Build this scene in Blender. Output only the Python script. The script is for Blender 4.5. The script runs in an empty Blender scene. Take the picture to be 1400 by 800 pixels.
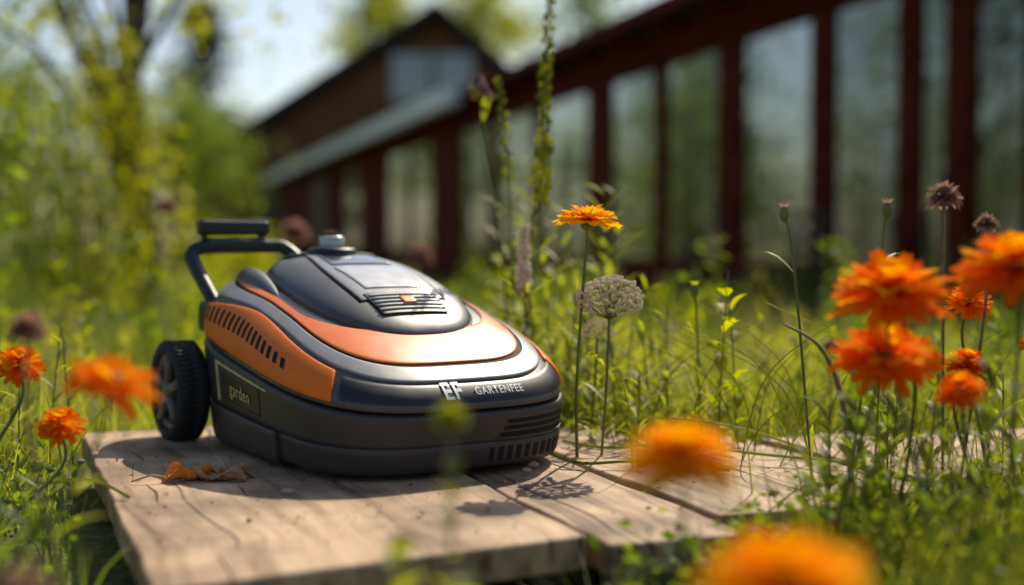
import bpy, bmesh, math, random
import numpy as np
from mathutils import Vector, Matrix
random.seed(4); RNG=np.random.default_rng(7)
scene=bpy.context.scene
scene.view_settings.view_transform='Standard'; scene.view_settings.look='None'; scene.view_settings.exposure=0
# ------------------------------------------------------------ helpers
def link(o,parent=None):
    scene.collection.objects.link(o)
    if parent is not None: o.parent=parent
    return o
def empty(name,loc=(0,0,0),rz=0):
    e=bpy.data.objects.new(name,None); e.location=loc; e.rotation_euler=(0,0,rz); e.empty_display_size=.1
    return link(e)
class MB:
    def __init__(s): s.v=[];s.f=[];s.m=[]
    def add(s,vs,fs,m=0):
        o=len(s.v); s.v+= [tuple(map(float,p)) for p in vs]; s.f+=[tuple(i+o for i in f) for f in fs]; s.m+=[m]*len(fs)
    def obj(s,name,mats,parent=None,smooth=True):
        me=bpy.data.meshes.new(name); me.from_pydata(s.v,[],s.f)
        for m in mats: me.materials.append(m)
        me.polygons.foreach_set('material_index',s.m)
        me.polygons.foreach_set('use_smooth',[smooth]*len(s.f)); me.update()
        return link(bpy.data.objects.new(name,me),parent)
    def box(s,x0,x1,y0,y1,z0,z1,m=0):
        vs=[(x,y,z) for x in(x0,x1) for y in(y0,y1) for z in(z0,z1)]
        s.add(vs,[(0,1,3,2),(4,6,7,5),(0,4,5,1),(2,3,7,6),(0,2,6,4),(1,5,7,3)],m)
    def tube(s,pts,rad,n=8,m=0,cap=True):
        pts=[Vector(p) for p in pts]; k=len(pts)
        if not hasattr(rad,'__len__'): rad=[rad]*k
        vs=[];prev=None
        for i in range(k):
            t=(pts[min(i+1,k-1)]-pts[max(i-1,0)]).normalized()
            if prev is None:
                a=Vector((0,0,1)) if abs(t.z)<.9 else Vector((1,0,0)); u=t.cross(a).normalized()
            else: u=(prev-t*prev.dot(t)).normalized()
            prev=u; w=t.cross(u)
            for j in range(n):
                an=2*math.pi*j/n; vs.append(pts[i]+(u*math.cos(an)+w*math.sin(an))*rad[i])
        fs=[(i*n+j,i*n+(j+1)%n,(i+1)*n+(j+1)%n,(i+1)*n+j) for i in range(k-1) for j in range(n)]
        if cap: fs+=[tuple(range(n))[::-1],tuple((k-1)*n+j for j in range(n))]
        s.add(vs,fs,m)
    def ball(s,c,r,m=0,n=6,sc=(1,1,1)):
        vs=[];fs=[]
        for i in range(n+1):
            a=math.pi*i/n
            for j in range(2*n):
                b=math.pi*j/n; vs.append((c[0]+r*sc[0]*math.sin(a)*math.cos(b),c[1]+r*sc[1]*math.sin(a)*math.sin(b),c[2]+r*sc[2]*math.cos(a)))
        for i in range(n):
            for j in range(2*n):
                fs.append((i*2*n+j,(i+1)*2*n+j,(i+1)*2*n+(j+1)%(2*n),i*2*n+(j+1)%(2*n)))
        s.add(vs,fs,m)
    def leaf(s,b,d,L,W,m=0,up=(0,0,1),droop=.25):
        b=Vector(b);d=Vector(d).normalized();sd=d.cross(Vector(up))
        if sd.length<.05: sd=Vector((1,0,0))
        sd.normalize(); nn=sd.cross(d).normalized()
        rows=[(0,.12,0),(.3,.85,.04),(.6,.9,.02),(.85,.5,-.06),(1,.05,-.16)]
        vs=[]
        for t,w,z in rows:
            c=b+d*(L*t)+nn*(L*z*droop*4*(.5 if z>0 else 1))
            vs+=[c-sd*(W*.5*w)+nn*(W*.18*w),c,c+sd*(W*.5*w)+nn*(W*.18*w)]
        fs=[]
        for i in range(4):
            o=i*3; fs+=[(o,o+1,o+4,o+3),(o+1,o+2,o+5,o+4)]
        s.add(vs,fs,m)
def np_mesh(name,V,F,mats,parent=None,smooth=False):
    me=bpy.data.meshes.new(name); k=F.shape[1]
    me.vertices.add(len(V)); me.vertices.foreach_set('co',V.astype(np.float32).ravel())
    me.loops.add(F.size); me.loops.foreach_set('vertex_index',F.astype(np.int32).ravel())
    me.polygons.add(len(F)); me.polygons.foreach_set('loop_start',np.arange(0,F.size,k,dtype=np.int32))
    me.update(calc_edges=True)
    me.polygons.foreach_set('use_smooth',np.full(len(F),smooth))
    for m in mats: me.materials.append(m)
    me.validate()
    return link(bpy.data.objects.new(name,me),parent)
def leaves_arrays(C,L,W,flat=0.):
    N=len(C); d=RNG.normal(size=(N,3)); d[:,2]*=(1-flat); d[:,2]-=.15
    d/=np.linalg.norm(d,axis=1)[:,None]
    r=RNG.normal(size=(N,3)); sd=np.cross(d,r); sd/=np.linalg.norm(sd,axis=1)[:,None]
    nn=np.cross(sd,d); L=L[:,None];W=W[:,None]
    P=np.stack([C-d*L*.5,C-sd*W*.5+nn*W*.15-d*L*.05,C+d*L*.5,C+sd*W*.5+nn*W*.15-d*L*.05],1).reshape(-1,3)
    b=np.arange(N)[:,None]*4
    F=np.concatenate([b+np.array([0,1,2]),b+np.array([0,2,3])])
    return P,F
def blades_arrays(B,H,W,lean,bend,segs=4):
    N=len(B); az=RNG.uniform(0,2*np.pi,N); dh=np.stack([np.cos(az),np.sin(az),0*az],1)
    fz=az+np.pi/2+RNG.uniform(-.9,.9,N); sd=np.stack([np.cos(fz),np.sin(fz),0*az],1)
    rows=[]
    for i in range(segs):
        t=i/segs
        c=B+dh*(H*(lean*t+bend*t*t))[:,None]; c[:,2]+=H*(t-.35*bend*t*t)
        w=W*(1-t**2.2)*.5
        rows+= [c-sd*w[:,None],c+sd*w[:,None]]
    c=B+dh*(H*(lean+bend))[:,None]; c[:,2]+=H*(1-.35*bend); rows.append(c)
    P=np.stack(rows,1); M=P.shape[1]; P=P.reshape(-1,3); b=np.arange(N)[:,None]*M
    F=[]
    for i in range(segs-1):
        o=2*i; F+=[b+np.array([o,o+1,o+3]),b+np.array([o,o+3,o+2])]
    o=2*(segs-1); F.append(b+np.array([o,o+1,o+2]))
    return P,np.concatenate(F)
def joinA(parts):
    Vs=[];Fs=[];o=0
    for V,F in parts: Vs.append(V);Fs.append(F+o);o+=len(V)
    return np.concatenate(Vs),np.concatenate(Fs)
# ------------------------------------------------------------ materials
def newmat(name):
    m=bpy.data.materials.new(name); m.use_nodes=True; nt=m.node_tree
    return m,nt,nt.nodes['Principled BSDF']
def plain(name,c,rough=.5,metal=0,coat=0,noise=.12,scale=40,bump=.05,bscale=400,spec=.5):
    m,nt,b=newmat(name); N=nt.nodes;Lk=nt.links
    tc=N.new('ShaderNodeTexCoord'); nz=N.new('ShaderNodeTexNoise'); nz.inputs['Scale'].default_value=scale; nz.inputs['Detail'].default_value=6
    Lk.new(tc.outputs['Object'],nz.inputs['Vector'])
    rp=N.new('ShaderNodeValToRGB'); e=rp.color_ramp.elements
    e[0].position=.3;e[1].position=.7
    e[0].color=(*[x*(1-noise) for x in c],1); e[1].color=(*[min(1,x*(1+noise)) for x in c],1)
    Lk.new(nz.outputs['Fac'],rp.inputs[0]); Lk.new(rp.outputs[0],b.inputs['Base Color'])
    mr=N.new('ShaderNodeMapRange'); mr.inputs[3].default_value=max(.02,rough-.08); mr.inputs[4].default_value=rough+.1
    Lk.new(nz.outputs['Fac'],mr.inputs[0]); Lk.new(mr.outputs[0],b.inputs['Roughness'])
    b.inputs['Metallic'].default_value=metal; b.inputs['Coat Weight'].default_value=coat; b.inputs['Coat Roughness'].default_value=.12; b.inputs['Specular IOR Level'].default_value=spec
    if bump:
        n2=N.new('ShaderNodeTexNoise'); n2.inputs['Scale'].default_value=bscale; Lk.new(tc.outputs['Object'],n2.inputs['Vector'])
        bp=N.new('ShaderNodeBump'); bp.inputs['Strength'].default_value=bump; bp.inputs['Distance'].default_value=.002
        Lk.new(n2.outputs['Fac'],bp.inputs['Height']); Lk.new(bp.outputs[0],b.inputs['Normal'])
    return m
def leafmat(name,c1,c2,trans=.45,rough=.5,tint=1.5,spec=.3):
    m,nt,b=newmat(name); N=nt.nodes;Lk=nt.links
    g=N.new('ShaderNodeNewGeometry'); rp=N.new('ShaderNodeValToRGB'); e=rp.color_ramp.elements
    e[0].color=(*c1,1);e[1].color=(*c2,1)
    Lk.new(g.outputs['Random Per Island'],rp.inputs[0]); Lk.new(rp.outputs[0],b.inputs['Base Color'])
    b.inputs['Roughness'].default_value=rough; b.inputs['Specular IOR Level'].default_value=spec
    tr=N.new('ShaderNodeBsdfTranslucent'); hs=N.new('ShaderNodeHueSaturation'); hs.inputs['Value'].default_value=tint; hs.inputs['Saturation'].default_value=1.1
    Lk.new(rp.outputs[0],hs.inputs['Color']); Lk.new(hs.outputs[0],tr.inputs['Color'])
    mx=N.new('ShaderNodeMixShader'); mx.inputs[0].default_value=trans
    Lk.new(b.outputs[0],mx.inputs[1]);Lk.new(tr.outputs[0],mx.inputs[2]); Lk.new(mx.outputs[0],N['Material Output'].inputs['Surface'])
    return m
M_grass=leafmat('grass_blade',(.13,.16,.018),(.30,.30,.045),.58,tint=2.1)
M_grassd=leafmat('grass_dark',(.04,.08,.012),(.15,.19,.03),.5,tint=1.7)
M_dry=leafmat('dry_grass',(.36,.27,.12),(.52,.41,.2),.4,.6,1.3)
M_leafY=leafmat('leaf_yellowgreen',(.15,.18,.010),(.36,.35,.025),.62,tint=2.2)
M_leafG=leafmat('leaf_green',(.05,.095,.010),(.19,.23,.028),.57,tint=2.0)
M_leafD=leafmat('leaf_dark',(.018,.04,.012),(.06,.10,.022),.4)
M_conif=leafmat('leaf_conifer',(.015,.035,.025),(.035,.06,.04),.1)
M_stem=plain('stem',(.12,.16,.035),.5,noise=.3,scale=30,bump=0)
M_stemb=plain('stem_brown',(.2,.15,.08),.6,noise=.3,scale=60,bump=0)
M_petal=leafmat('petal_orange',(.90,.20,.0),(.95,.32,.0),.52,.8,1.12,.05)
M_petalY=leafmat('petal_amber',(.95,.43,.0),(.97,.58,.01),.52,.8,1.1,.05)
M_petalR=leafmat('petal_deep',(.78,.11,.0),(.90,.20,.0),.5,.8,1.1,.05)
M_disk=plain('flower_disk',(.40,.11,.01),.8,noise=.5,scale=600,bump=.6,bscale=900)
M_white=leafmat('floret_white',(.78,.70,.52),(.90,.86,.74),.5,.7,1.,.1)
M_brownf=leafmat('dried_head',(.24,.14,.10),(.48,.31,.23),.35,.7,1.2)
M_pink=leafmat('faded_pink_head',(.34,.17,.13),(.50,.29,.23),.4,.7,1.1)
M_bark=plain('bark',(.06,.045,.032),.9,noise=.5,scale=12,bump=1,bscale=40)
def ground_mat():
    m,nt,b=newmat('ground_soil'); N=nt.nodes;Lk=nt.links
    tc=N.new('ShaderNodeTexCoord'); a=N.new('ShaderNodeTexNoise'); a.inputs['Scale'].default_value=1.6;a.inputs['Detail'].default_value=8
    c=N.new('ShaderNodeTexNoise'); c.inputs['Scale'].default_value=45;c.inputs['Detail'].default_value=8
    Lk.new(tc.outputs['Object'],a.inputs['Vector']);Lk.new(tc.outputs['Object'],c.inputs['Vector'])
    r1=N.new('ShaderNodeValToRGB'); e=r1.color_ramp.elements; e[0].position=.35;e[0].color=(.10,.08,.04,1);e[1].position=.62;e[1].color=(.15,.18,.04,1)
    Lk.new(a.outputs['Fac'],r1.inputs[0])
    r2=N.new('ShaderNodeValToRGB'); e=r2.color_ramp.elements; e[0].position=.3;e[0].color=(.4,.4,.4,1);e[1].position=.75;e[1].color=(1.5,1.4,1.2,1)
    Lk.new(c.outputs['Fac'],r2.inputs[0])
    mx=N.new('ShaderNodeMixRGB'); mx.blend_type='MULTIPLY'; mx.inputs[0].default_value=1
    Lk.new(r1.outputs[0],mx.inputs[1]);Lk.new(r2.outputs[0],mx.inputs[2]);Lk.new(mx.outputs[0],b.inputs['Base Color'])
    b.inputs['Roughness'].default_value=.95
    bp=N.new('ShaderNodeBump'); bp.inputs['Strength'].default_value=.9;bp.inputs['Distance'].default_value=.02
    Lk.new(c.outputs['Fac'],bp.inputs['Height']);Lk.new(bp.outputs[0],b.inputs['Normal'])
    return m
def wood_mat(name,cs,sx=2.2,sy=42,rough=.72,bump=.5,cracks=False,spec=.4):
    m,nt,b=newmat(name); N=nt.nodes;Lk=nt.links
    tc=N.new('ShaderNodeTexCoord'); oi=N.new('ShaderNodeObjectInfo')
    cb=N.new('ShaderNodeCombineXYZ'); mm=N.new('ShaderNodeMath'); mm.operation='MULTIPLY'; mm.inputs[1].default_value=37
    Lk.new(oi.outputs['Random'],mm.inputs[0]); Lk.new(mm.outputs[0],cb.inputs[0]);Lk.new(mm.outputs[0],cb.inputs[1])
    ad=N.new('ShaderNodeVectorMath'); ad.operation='ADD'
    Lk.new(tc.outputs['Object'],ad.inputs[0]);Lk.new(cb.outputs[0],ad.inputs[1])
    wn=N.new('ShaderNodeTexNoise'); wn.inputs['Scale'].default_value=3.0; Lk.new(ad.outputs[0],wn.inputs['Vector'])
    sc=N.new('ShaderNodeVectorMath'); sc.operation='SCALE'; sc.inputs['Scale'].default_value=.09; Lk.new(wn.outputs['Color'],sc.inputs[0])
    a2=N.new('ShaderNodeVectorMath'); a2.operation='ADD'; Lk.new(ad.outputs[0],a2.inputs[0]);Lk.new(sc.outputs[0],a2.inputs[1])
    mp=N.new('ShaderNodeMapping'); mp.inputs['Scale'].default_value=(sx,sy,sy*.5); Lk.new(a2.outputs[0],mp.inputs[0])
    g=N.new('ShaderNodeTexNoise'); g.inputs['Scale'].default_value=1;g.inputs['Detail'].default_value=9;g.inputs['Roughness'].default_value=.66; Lk.new(mp.outputs[0],g.inputs['Vector'])
    rp=N.new('ShaderNodeValToRGB'); e=rp.color_ramp.elements; e[0].position=.34;e[0].color=(*cs[0],1);e[1].position=.66;e[1].color=(*cs[2],1)
    x=e.new(.46);x.color=(*cs[1],1)
    Lk.new(g.outputs['Fac'],rp.inputs[0])
    bl=N.new('ShaderNodeTexNoise'); bl.inputs['Scale'].default_value=7;bl.inputs['Detail'].default_value=7; Lk.new(ad.outputs[0],bl.inputs['Vector'])
    r2=N.new('ShaderNodeValToRGB'); e=r2.color_ramp.elements; e[0].position=.36;e[0].color=(.50,.46,.42,1);e[1].position=.60;e[1].color=(1.12,1.08,1.02,1)
    Lk.new(bl.outputs['Fac'],r2.inputs[0])
    mx=N.new('ShaderNodeMixRGB'); mx.blend_type='MULTIPLY';mx.inputs[0].default_value=1
    Lk.new(rp.outputs[0],mx.inputs[1]);Lk.new(r2.outputs[0],mx.inputs[2])
    outc=mx.outputs[0]; hgt=g.outputs['Fac']
    if cracks:
        mp2=N.new('ShaderNodeMapping'); mp2.inputs['Scale'].default_value=(1.3,75,20); Lk.new(a2.outputs[0],mp2.inputs[0])
        ck=N.new('ShaderNodeTexNoise'); ck.inputs['Scale'].default_value=1; ck.inputs['Detail'].default_value=3; Lk.new(mp2.outputs[0],ck.inputs['Vector'])
        r3=N.new('ShaderNodeValToRGB'); e=r3.color_ramp.elements; e[0].position=.31;e[0].color=(.22,.17,.13,1);e[1].position=.37;e[1].color=(1,1,1,1)
        Lk.new(ck.outputs['Fac'],r3.inputs[0])
        m2=N.new('ShaderNodeMixRGB'); m2.blend_type='MULTIPLY';m2.inputs[0].default_value=1; Lk.new(outc,m2.inputs[1]);Lk.new(r3.outputs[0],m2.inputs[2]); outc=m2.outputs[0]
        mu=N.new('ShaderNodeMath');mu.operation='MULTIPLY'; Lk.new(g.outputs['Fac'],mu.inputs[0]);Lk.new(r3.outputs[0],mu.inputs[1]); hgt=mu.outputs[0]
    Lk.new(outc,b.inputs['Base Color'])
    b.inputs['Roughness'].default_value=rough; b.inputs['Specular IOR Level'].default_value=spec
    bp=N.new('ShaderNodeBump'); bp.inputs['Strength'].default_value=bump;bp.inputs['Distance'].default_value=.003
    Lk.new(hgt,bp.inputs['Height']);Lk.new(bp.outputs[0],b.inputs['Normal'])
    return m
M_deck=wood_mat('deck_wood',[(.19,.115,.065),(.42,.285,.18),(.58,.42,.28)],2.0,34,.72,.9,True)
M_ground=ground_mat()
M_red=wood_mat('redbrown_paint',[(.085,.012,.006),(.125,.018,.008),(.16,.026,.012)],1,12,.85,.2,spec=.12)
M_cabin=wood_mat('cabin_boards',[(.14,.065,.03),(.21,.10,.05),(.27,.14,.07)],6,1.5,.85,.3,spec=.12)
M_roofd=plain('roof_metal_dark',(.035,.028,.026),.6,0,noise=.2,scale=2,spec=.2)
M_fascia=plain('gutter_metal',(.88,.88,.86),.4,0,noise=.08,scale=3)
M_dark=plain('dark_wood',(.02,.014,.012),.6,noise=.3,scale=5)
def glassmat(name,fac):
    m,nt,b=newmat(name); N=nt.nodes;Lk=nt.links
    b.inputs['Base Color'].default_value=(.012,.013,.011,1); b.inputs['Roughness'].default_value=.3
    gl=N.new('ShaderNodeBsdfGlossy'); gl.inputs['Roughness'].default_value=.01; gl.inputs['Color'].default_value=(.9,.92,.86,1)
    tc=N.new('ShaderNodeTexCoord'); nz=N.new('ShaderNodeTexNoise'); nz.inputs['Scale'].default_value=1.1; Lk.new(tc.outputs['Object'],nz.inputs['Vector'])
    bp=N.new('ShaderNodeBump'); bp.inputs['Strength'].default_value=.12; bp.inputs['Distance'].default_value=.04
    Lk.new(nz.outputs['Fac'],bp.inputs['Height']);Lk.new(bp.outputs[0],gl.inputs['Normal'])
    mx=N.new('ShaderNodeMixShader'); mx.inputs[0].default_value=fac
    Lk.new(b.outputs[0],mx.inputs[1]);Lk.new(gl.outputs[0],mx.inputs[2]);Lk.new(mx.outputs[0],N['Material Output'].inputs['Surface'])
    return m
M_glass=glassmat('window_glass',.5); M_glass2=glassmat('window_glass_dim',.14); M_glass3=glassmat('door_glass',.26)
K_low=plain('plastic_graphite',(.048,.042,.039),.42,noise=.08,bump=.15,bscale=1500)
K_shell=plain('plastic_grey',(.075,.070,.067),.34,coat=.15,noise=.06,bump=.08,bscale=1500)
K_dark=plain('plastic_black',(.016,.016,.017),.38,noise=.08,bump=.08,bscale=1500)
K_silv=plain('paint_silver',(.27,.262,.25),.30,.1,coat=.3,noise=.05,bump=.03,bscale=1500)
K_or=plain('plastic_orange',(.90,.19,.008),.45,coat=0,noise=.06,bump=.05,bscale=1500,spec=.25)
K_orT=plain('plastic_orange_gloss',(.90,.19,.018),.32,coat=.2,noise=.05,bump=.02,bscale=1500,spec=.35)
K_hole=plain('vent_black',(.004,.004,.004),.8,bump=0)
K_rub=plain('rubber',(.018,.018,.018),.75,noise=.15,bump=.3,bscale=900)
K_hub=plain('hub_plastic',(.17,.13,.105),.45,noise=.08)
K_text=plain('label_print',(.75,.76,.8),.4,bump=0)
K_gold=plain('label_gold',(.62,.50,.22),.4,bump=0)
K_scr=plain('display_glass',(.03,.035,.045),.08,coat=1,bump=0)
K_lt=plain('panel_light',(.55,.55,.53),.2,.1,coat=.6,bump=0)
# ------------------------------------------------------------ world / light / camera
w=bpy.data.worlds.new('World'); scene.world=w; w.use_nodes=True; nt=w.node_tree
sky=nt.nodes.new('ShaderNodeTexSky'); sky.sky_type='NISHITA'; sky.sun_disc=False
SD=Vector((.34,.86,.93)).normalized()
sky.sun_elevation=math.asin(SD.z); sky.sun_rotation=math.atan2(SD.x,SD.y); sky.dust_density=1.6; sky.air_density=1.0
nt.links.new(sky.outputs[0],nt.nodes['Background'].inputs[0]); nt.nodes['Background'].inputs[1].default_value=.13
sl=bpy.data.lights.new('sun','SUN'); sl.energy=5.0; sl.angle=math.radians(.5); sl.color=(1,.90,.72)
so=link(bpy.data.objects.new('sun',sl)); so.rotation_euler=(-SD).to_track_quat('-Z','Y').to_euler(); so.location=(2,6,7)
cam=bpy.data.cameras.new('camera'); co=link(bpy.data.objects.new('camera',cam)); scene.camera=co
co.location=(0,0,.32); co.rotation_euler=(math.radians(90-2.3),0,0); cam.lens=45; cam.sensor_width=36; cam.clip_start=.05; cam.clip_end=2000
cam.dof.use_dof=True; cam.dof.focus_distance=1.77; cam.dof.aperture_fstop=1.35; cam.dof.aperture_blades=0
# ------------------------------------------------------------ ground
def gz(x,y):
    t=np.clip((y-3)/6,0,1); t=t*t*(3-2*t)
    return -.085-.3*t+.012*np.sin(x*3.1+1)*np.cos(y*2.3)
xs=np.concatenate([-np.geomspace(900,6,24),np.linspace(-5.5,5.5,56),np.geomspace(6,900,24)])
ys=np.concatenate([-np.geomspace(900,2,20),np.linspace(-1.8,14,80),np.geomspace(15,1500,30)])
X,Y=np.meshgrid(xs,ys); Z=gz(X,Y); V=np.stack([X,Y,Z],-1).reshape(-1,3)
nx=len(xs);ii,jj=np.meshgrid(np.arange(len(ys)-1),np.arange(nx-1),indexing='ij'); b0=(ii*nx+jj).ravel()
np_mesh('ground',V,np.stack([b0,b0+1,b0+nx+1,b0+nx],1),[M_ground],smooth=True)
# ------------------------------------------------------------ deck
DO=np.array([-.70,2.08]); DU=np.array([.375,-.927]); DE=np.array([.927,.375])
deck=empty('wooden_deck',(DO[0],DO[1],0),math.atan2(DU[1],DU[0]))
boards=[(0,.462,-.05,.985),(.476,.645,-.02,.968),(.655,.83,.20,.90),(.842,1.01,.36,.86),(1.02,1.2,.42,.83),(1.212,1.38,.48,.86),(1.39,1.56,.50,.80),(1.57,1.75,.50,.84)]
for k,(e0,e1,u0,u1) in enumerate(boards):
    me=bpy.data.meshes.new('board'); bm=bmesh.new(); bmesh.ops.create_cube(bm,size=1)
    skew=.045 if k<1 else random.uniform(-.02,.02)
    for v in bm.verts:
        v.co.x=(u0 if v.co.x<0 else u1-(skew if v.co.y>0 else 0)); v.co.y=e0 if v.co.y<0 else e1; v.co.z=0 if v.co.z>0 else -.038
    bmesh.ops.subdivide_edges(bm,edges=[e for e in bm.edges if abs(e.verts[0].co.x-e.verts[1].co.x)>.25],cuts=30,use_grid_fill=True)
    for v in bm.verts:
        v.co.z+=.0012*math.sin(v.co.x*4+k)+ .0008*math.sin(v.co.x*23+k*2)
        v.co.y+=.0016*math.sin(v.co.x*17+k+v.co.y*9)+.0008*math.sin(v.co.x*61+k)
    bm.to_mesh(me);bm.free(); me.materials.append(M_deck)
    for p in me.polygons:p.use_smooth=False
    o=link(bpy.data.objects.new('board_%d'%(k+1),me),deck)
    if k%2==1: o.location.z=-.004
    bv=o.modifiers.new('b','BEVEL'); bv.width=.004;bv.segments=3;bv.limit_method='ANGLE'
mb=MB()
for u in (.08,.42,.76): mb.box(u,u+.05,.03,1.7 if u>.5 else .8,-.10,-.0455)
mb.obj('joists',[M_dark],deck,False)
def on_deck(x,y,m=0.0):
    rx=x-DO[0];ry=y-DO[1]; u=rx*DU[0]+ry*DU[1]; e=rx*DE[0]+ry*DE[1]
    lim=np.where(e<.47,1.0,np.where(e<.65,.98,.88)); lo=np.where(e<.65,-.09,np.where(e<.83,.18,np.where(e<1.01,.35,.44)))
    return (u>lo-m)&(u<lim+m)&(e>-.02-m)&(e<1.76+m)
# ------------------------------------------------------------ MOWER
mow=empty('robotic_lawn_mower',(-.212,1.978,0),math.radians(-57))
A_,B_,N_,PE=.30,.215,3.5,2.8
def rr(th,a=A_,b=B_,n=N_): return (abs(math.cos(th)/a)**n+abs(math.sin(th)/b)**n)**(-1/n)
def zb(x): return .138-.15*x
def zt(x): return .240-.27*x-.22*x*x
def P(th,ps):
    s=max(math.cos(ps),0)**(2/PE); f=math.sin(max(ps,0))**(2/PE); R=s*rr(th); x=R*math.cos(th);y=R*math.sin(th)
    return Vector((x,y,zb(x)+(zt(x)-zb(x))*f))
def H(x,y):
    s=(abs(x/A_)**N_+abs(y/B_)**N_)**(1/N_); s=min(s,1)
    return zb(x)+(zt(x)-zb(x))*(1-s**PE)**(1/PE)
def s2p(s): return math.acos(min(1,s**(PE/2)))
def nrm(fn,u,v,e=.004):
    v=min(max(v,e*1.5),math.pi/2-.01)
    n=(fn(u+e,v)-fn(u-e,v)).cross(fn(u,v+e)-fn(u,v-e)); 
    return n.normalized() if n.length>0 else Vector((0,0,1))
def gridfaces(nu,nv,wrap=False):
    return [(i*nv+j,((i+1)%nu)*nv+j,((i+1)%nu)*nv+j+1,i*nv+j+1) for i in range(nu if wrap else nu-1) for j in range(nv-1)]
def finish(o,th=.004,bev=.001):
    if th: 
        s=o.modifiers.new('s','SOLIDIFY'); s.thickness=th; s.offset=-1
    if bev:
        b=o.modifiers.new('b','BEVEL'); b.width=bev;b.segments=2;b.limit_method='ANGLE';b.angle_limit=math.radians(50)
def patch(name,fn,u0,u1,vlo,vhi,off,mat,nu=40,nv=8,th=.004,bev=.001,mb=None):
    vs=[]
    for i in range(nu):
        u=u0+(u1-u0)*i/(nu-1); a=vlo(u) if callable(vlo) else vlo; b=vhi(u) if callable(vhi) else vhi
        for j in range(nv):
            v=a+(b-a)*j/(nv-1); vs.append(fn(u,v)+nrm(fn,u,v)*off)
    fs=gridfaces(nu,nv)
    if mb is not None: mb.add(vs,fs); return
    m=MB(); m.add(vs,fs); o=m.obj(name,[mat],mow); finish(o,th,bev); return o
prof=[(0,.90),(.02,.93),(.07,.95),(.40,.972),(.415,.966),(.43,.984),(.88,1.004),(.955,1.006),(.985,.996),(1.0,.97)]
def Q(th,t):
    k=0
    while k<len(prof)-2 and t>prof[k+1][0]: k+=1
    (t0,s0),(t1,s1)=prof[k],prof[k+1]; s=s0+(s1-s0)*min(1,max(0,(t-t0)/(t1-t0)))
    R=s*rr(th,n=3.7); x=R*math.cos(th); y=R*math.sin(th); z0=.010
    return Vector((x,y,z0+t*(zb(x)-.004-z0)))
ths=[math.radians(a) for a in np.linspace(0,360,160,endpoint=False)]
m=MB(); ts=[0,.02,.04,.07,.15,.25,.33,.40,.415,.43,.5,.6,.7,.8,.88,.955,.985,1.0]
m.add([Q(t,k) for t in ths for k in ts],gridfaces(160,len(ts),True)); m.add([Q(t,0) for t in ths],[tuple(range(160))])
m.obj('lower_body',[K_low],mow)
pss=[(i/26)**1.35*math.pi/2 for i in range(27)]
m=MB(); vs=[]
for t in ths:
    p=P(t,0); vs.append(Vector((p.x*.965,p.y*.965,p.z-.001))); vs.append(Vector((p.x*1.0,p.y*1.0,p.z-.001)))
    vs.append(Vector((p.x*1.008,p.y*1.008,p.z+.002)))
    for ps in pss[2:]:
        q=P(t,ps); g=1+.008*max(0,1-ps*3); vs.append(Vector((q.x*g,q.y*g,q.z)))
m.add(vs,gridfaces(160,3+len(pss)-2,True)); m.obj('upper_shell',[K_shell],mow)
rad=math.radians
def ss(a,b,x): t=min(1,max(0,(x-a)/(b-a))); return t*t*(3-2*t)
patch('nose_band',P,rad(-36),rad(62),.04,s2p(.925),.0018,K_dark,60,8,.004)
def prof_ang(t,f,sd,r):
    d=abs(math.degrees(t)); k=ss(15,75,d); k2=ss(95,150,d); v=f+(sd-f)*k; return v+(r-v)*k2
patch('silver_band',P,rad(-152),rad(152),lambda t:s2p(prof_ang(t,.912,.835,.93)),lambda t:s2p(prof_ang(t,.815,.755,.83)),.0035,K_silv,140,8,.006,.0015)
patch('trim_seam',P,rad(-150),rad(150),lambda t:s2p(prof_ang(t,.818,.758,.83)),lambda t:s2p(prof_ang(t,.786,.732,.80)),.0008,K_hole,140,4,.002,0)
patch('orange_trim',P,rad(-148),rad(148),lambda t:s2p(prof_ang(t,.790,.735,.80)),lambda t:s2p(prof_ang(t,.50,.685,.75)),.003,K_orT,140,12,.006,.0015)
for sg in (-1,1):
    def lo(t): return .03
    def hi(t):
        d=abs(math.degrees(t)); k=(d-38)/(143-38); k=min(1,max(0,k))
        return .50+ (.66-.50)*math.sin(min(1,k/.5)*math.pi/2) if k<.5 else .66-(.66-.24)*((k-.5)/.5)**1.7
    u0,u1=(rad(-143),rad(-38)) if sg<0 else (rad(38),rad(143))
    patch('side_panel',P,u0,u1,lo,hi,.004,K_or,90,12,.006,.0018)
    mh=MB()
    for k in range(17):
        a=math.radians(136-k*4.9); w=rad(.95 if k<11 else 1.15)
        h=hi(a); c0=.42-.004*k; c1=.86-.018*k
        f=lambda t,v: P(t+ (v/h-.5)*rad(3.2)*sg,v)
        patch('',f,sg*a-w,sg*a+w,h*c0,h*c1,.0048,None,4,6,mb=mh)
    mh.obj('side_slots',[K_hole],mow)
hx,A2,B2,N2,P2=-.03,.20,.130,2.6,3.0
def HH(x,s): return .030-.05*max(0,x)
def H2(x,y):
    s=(abs((x-hx)/A2)**N2+abs(y/B2)**N2)**(1/N2); s=min(s,1)
    return H(x,y)-.003+(.003+HH(x,s))*(1-s**P2)**(1/P2)
def Ph(th,ps):
    s=max(math.cos(ps),0)**(2/P2); R=s*rr(th,A2,B2,N2); x=hx+R*math.cos(th);y=R*math.sin(th)
    f=math.sin(max(ps,0))**(2/P2); return Vector((x,y,H(x,y)-.003+(.003+HH(x,s))*f))
m=MB(); m.add([Ph(t,ps) for t in ths for ps in pss],gridfaces(160,len(pss),True)); m.obj('hood',[K_shell],mow)
patch('hood_base_seal',Ph,rad(-180),rad(180),.0,.09,.0022,K_dark,120,4,.003,.0005)
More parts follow.
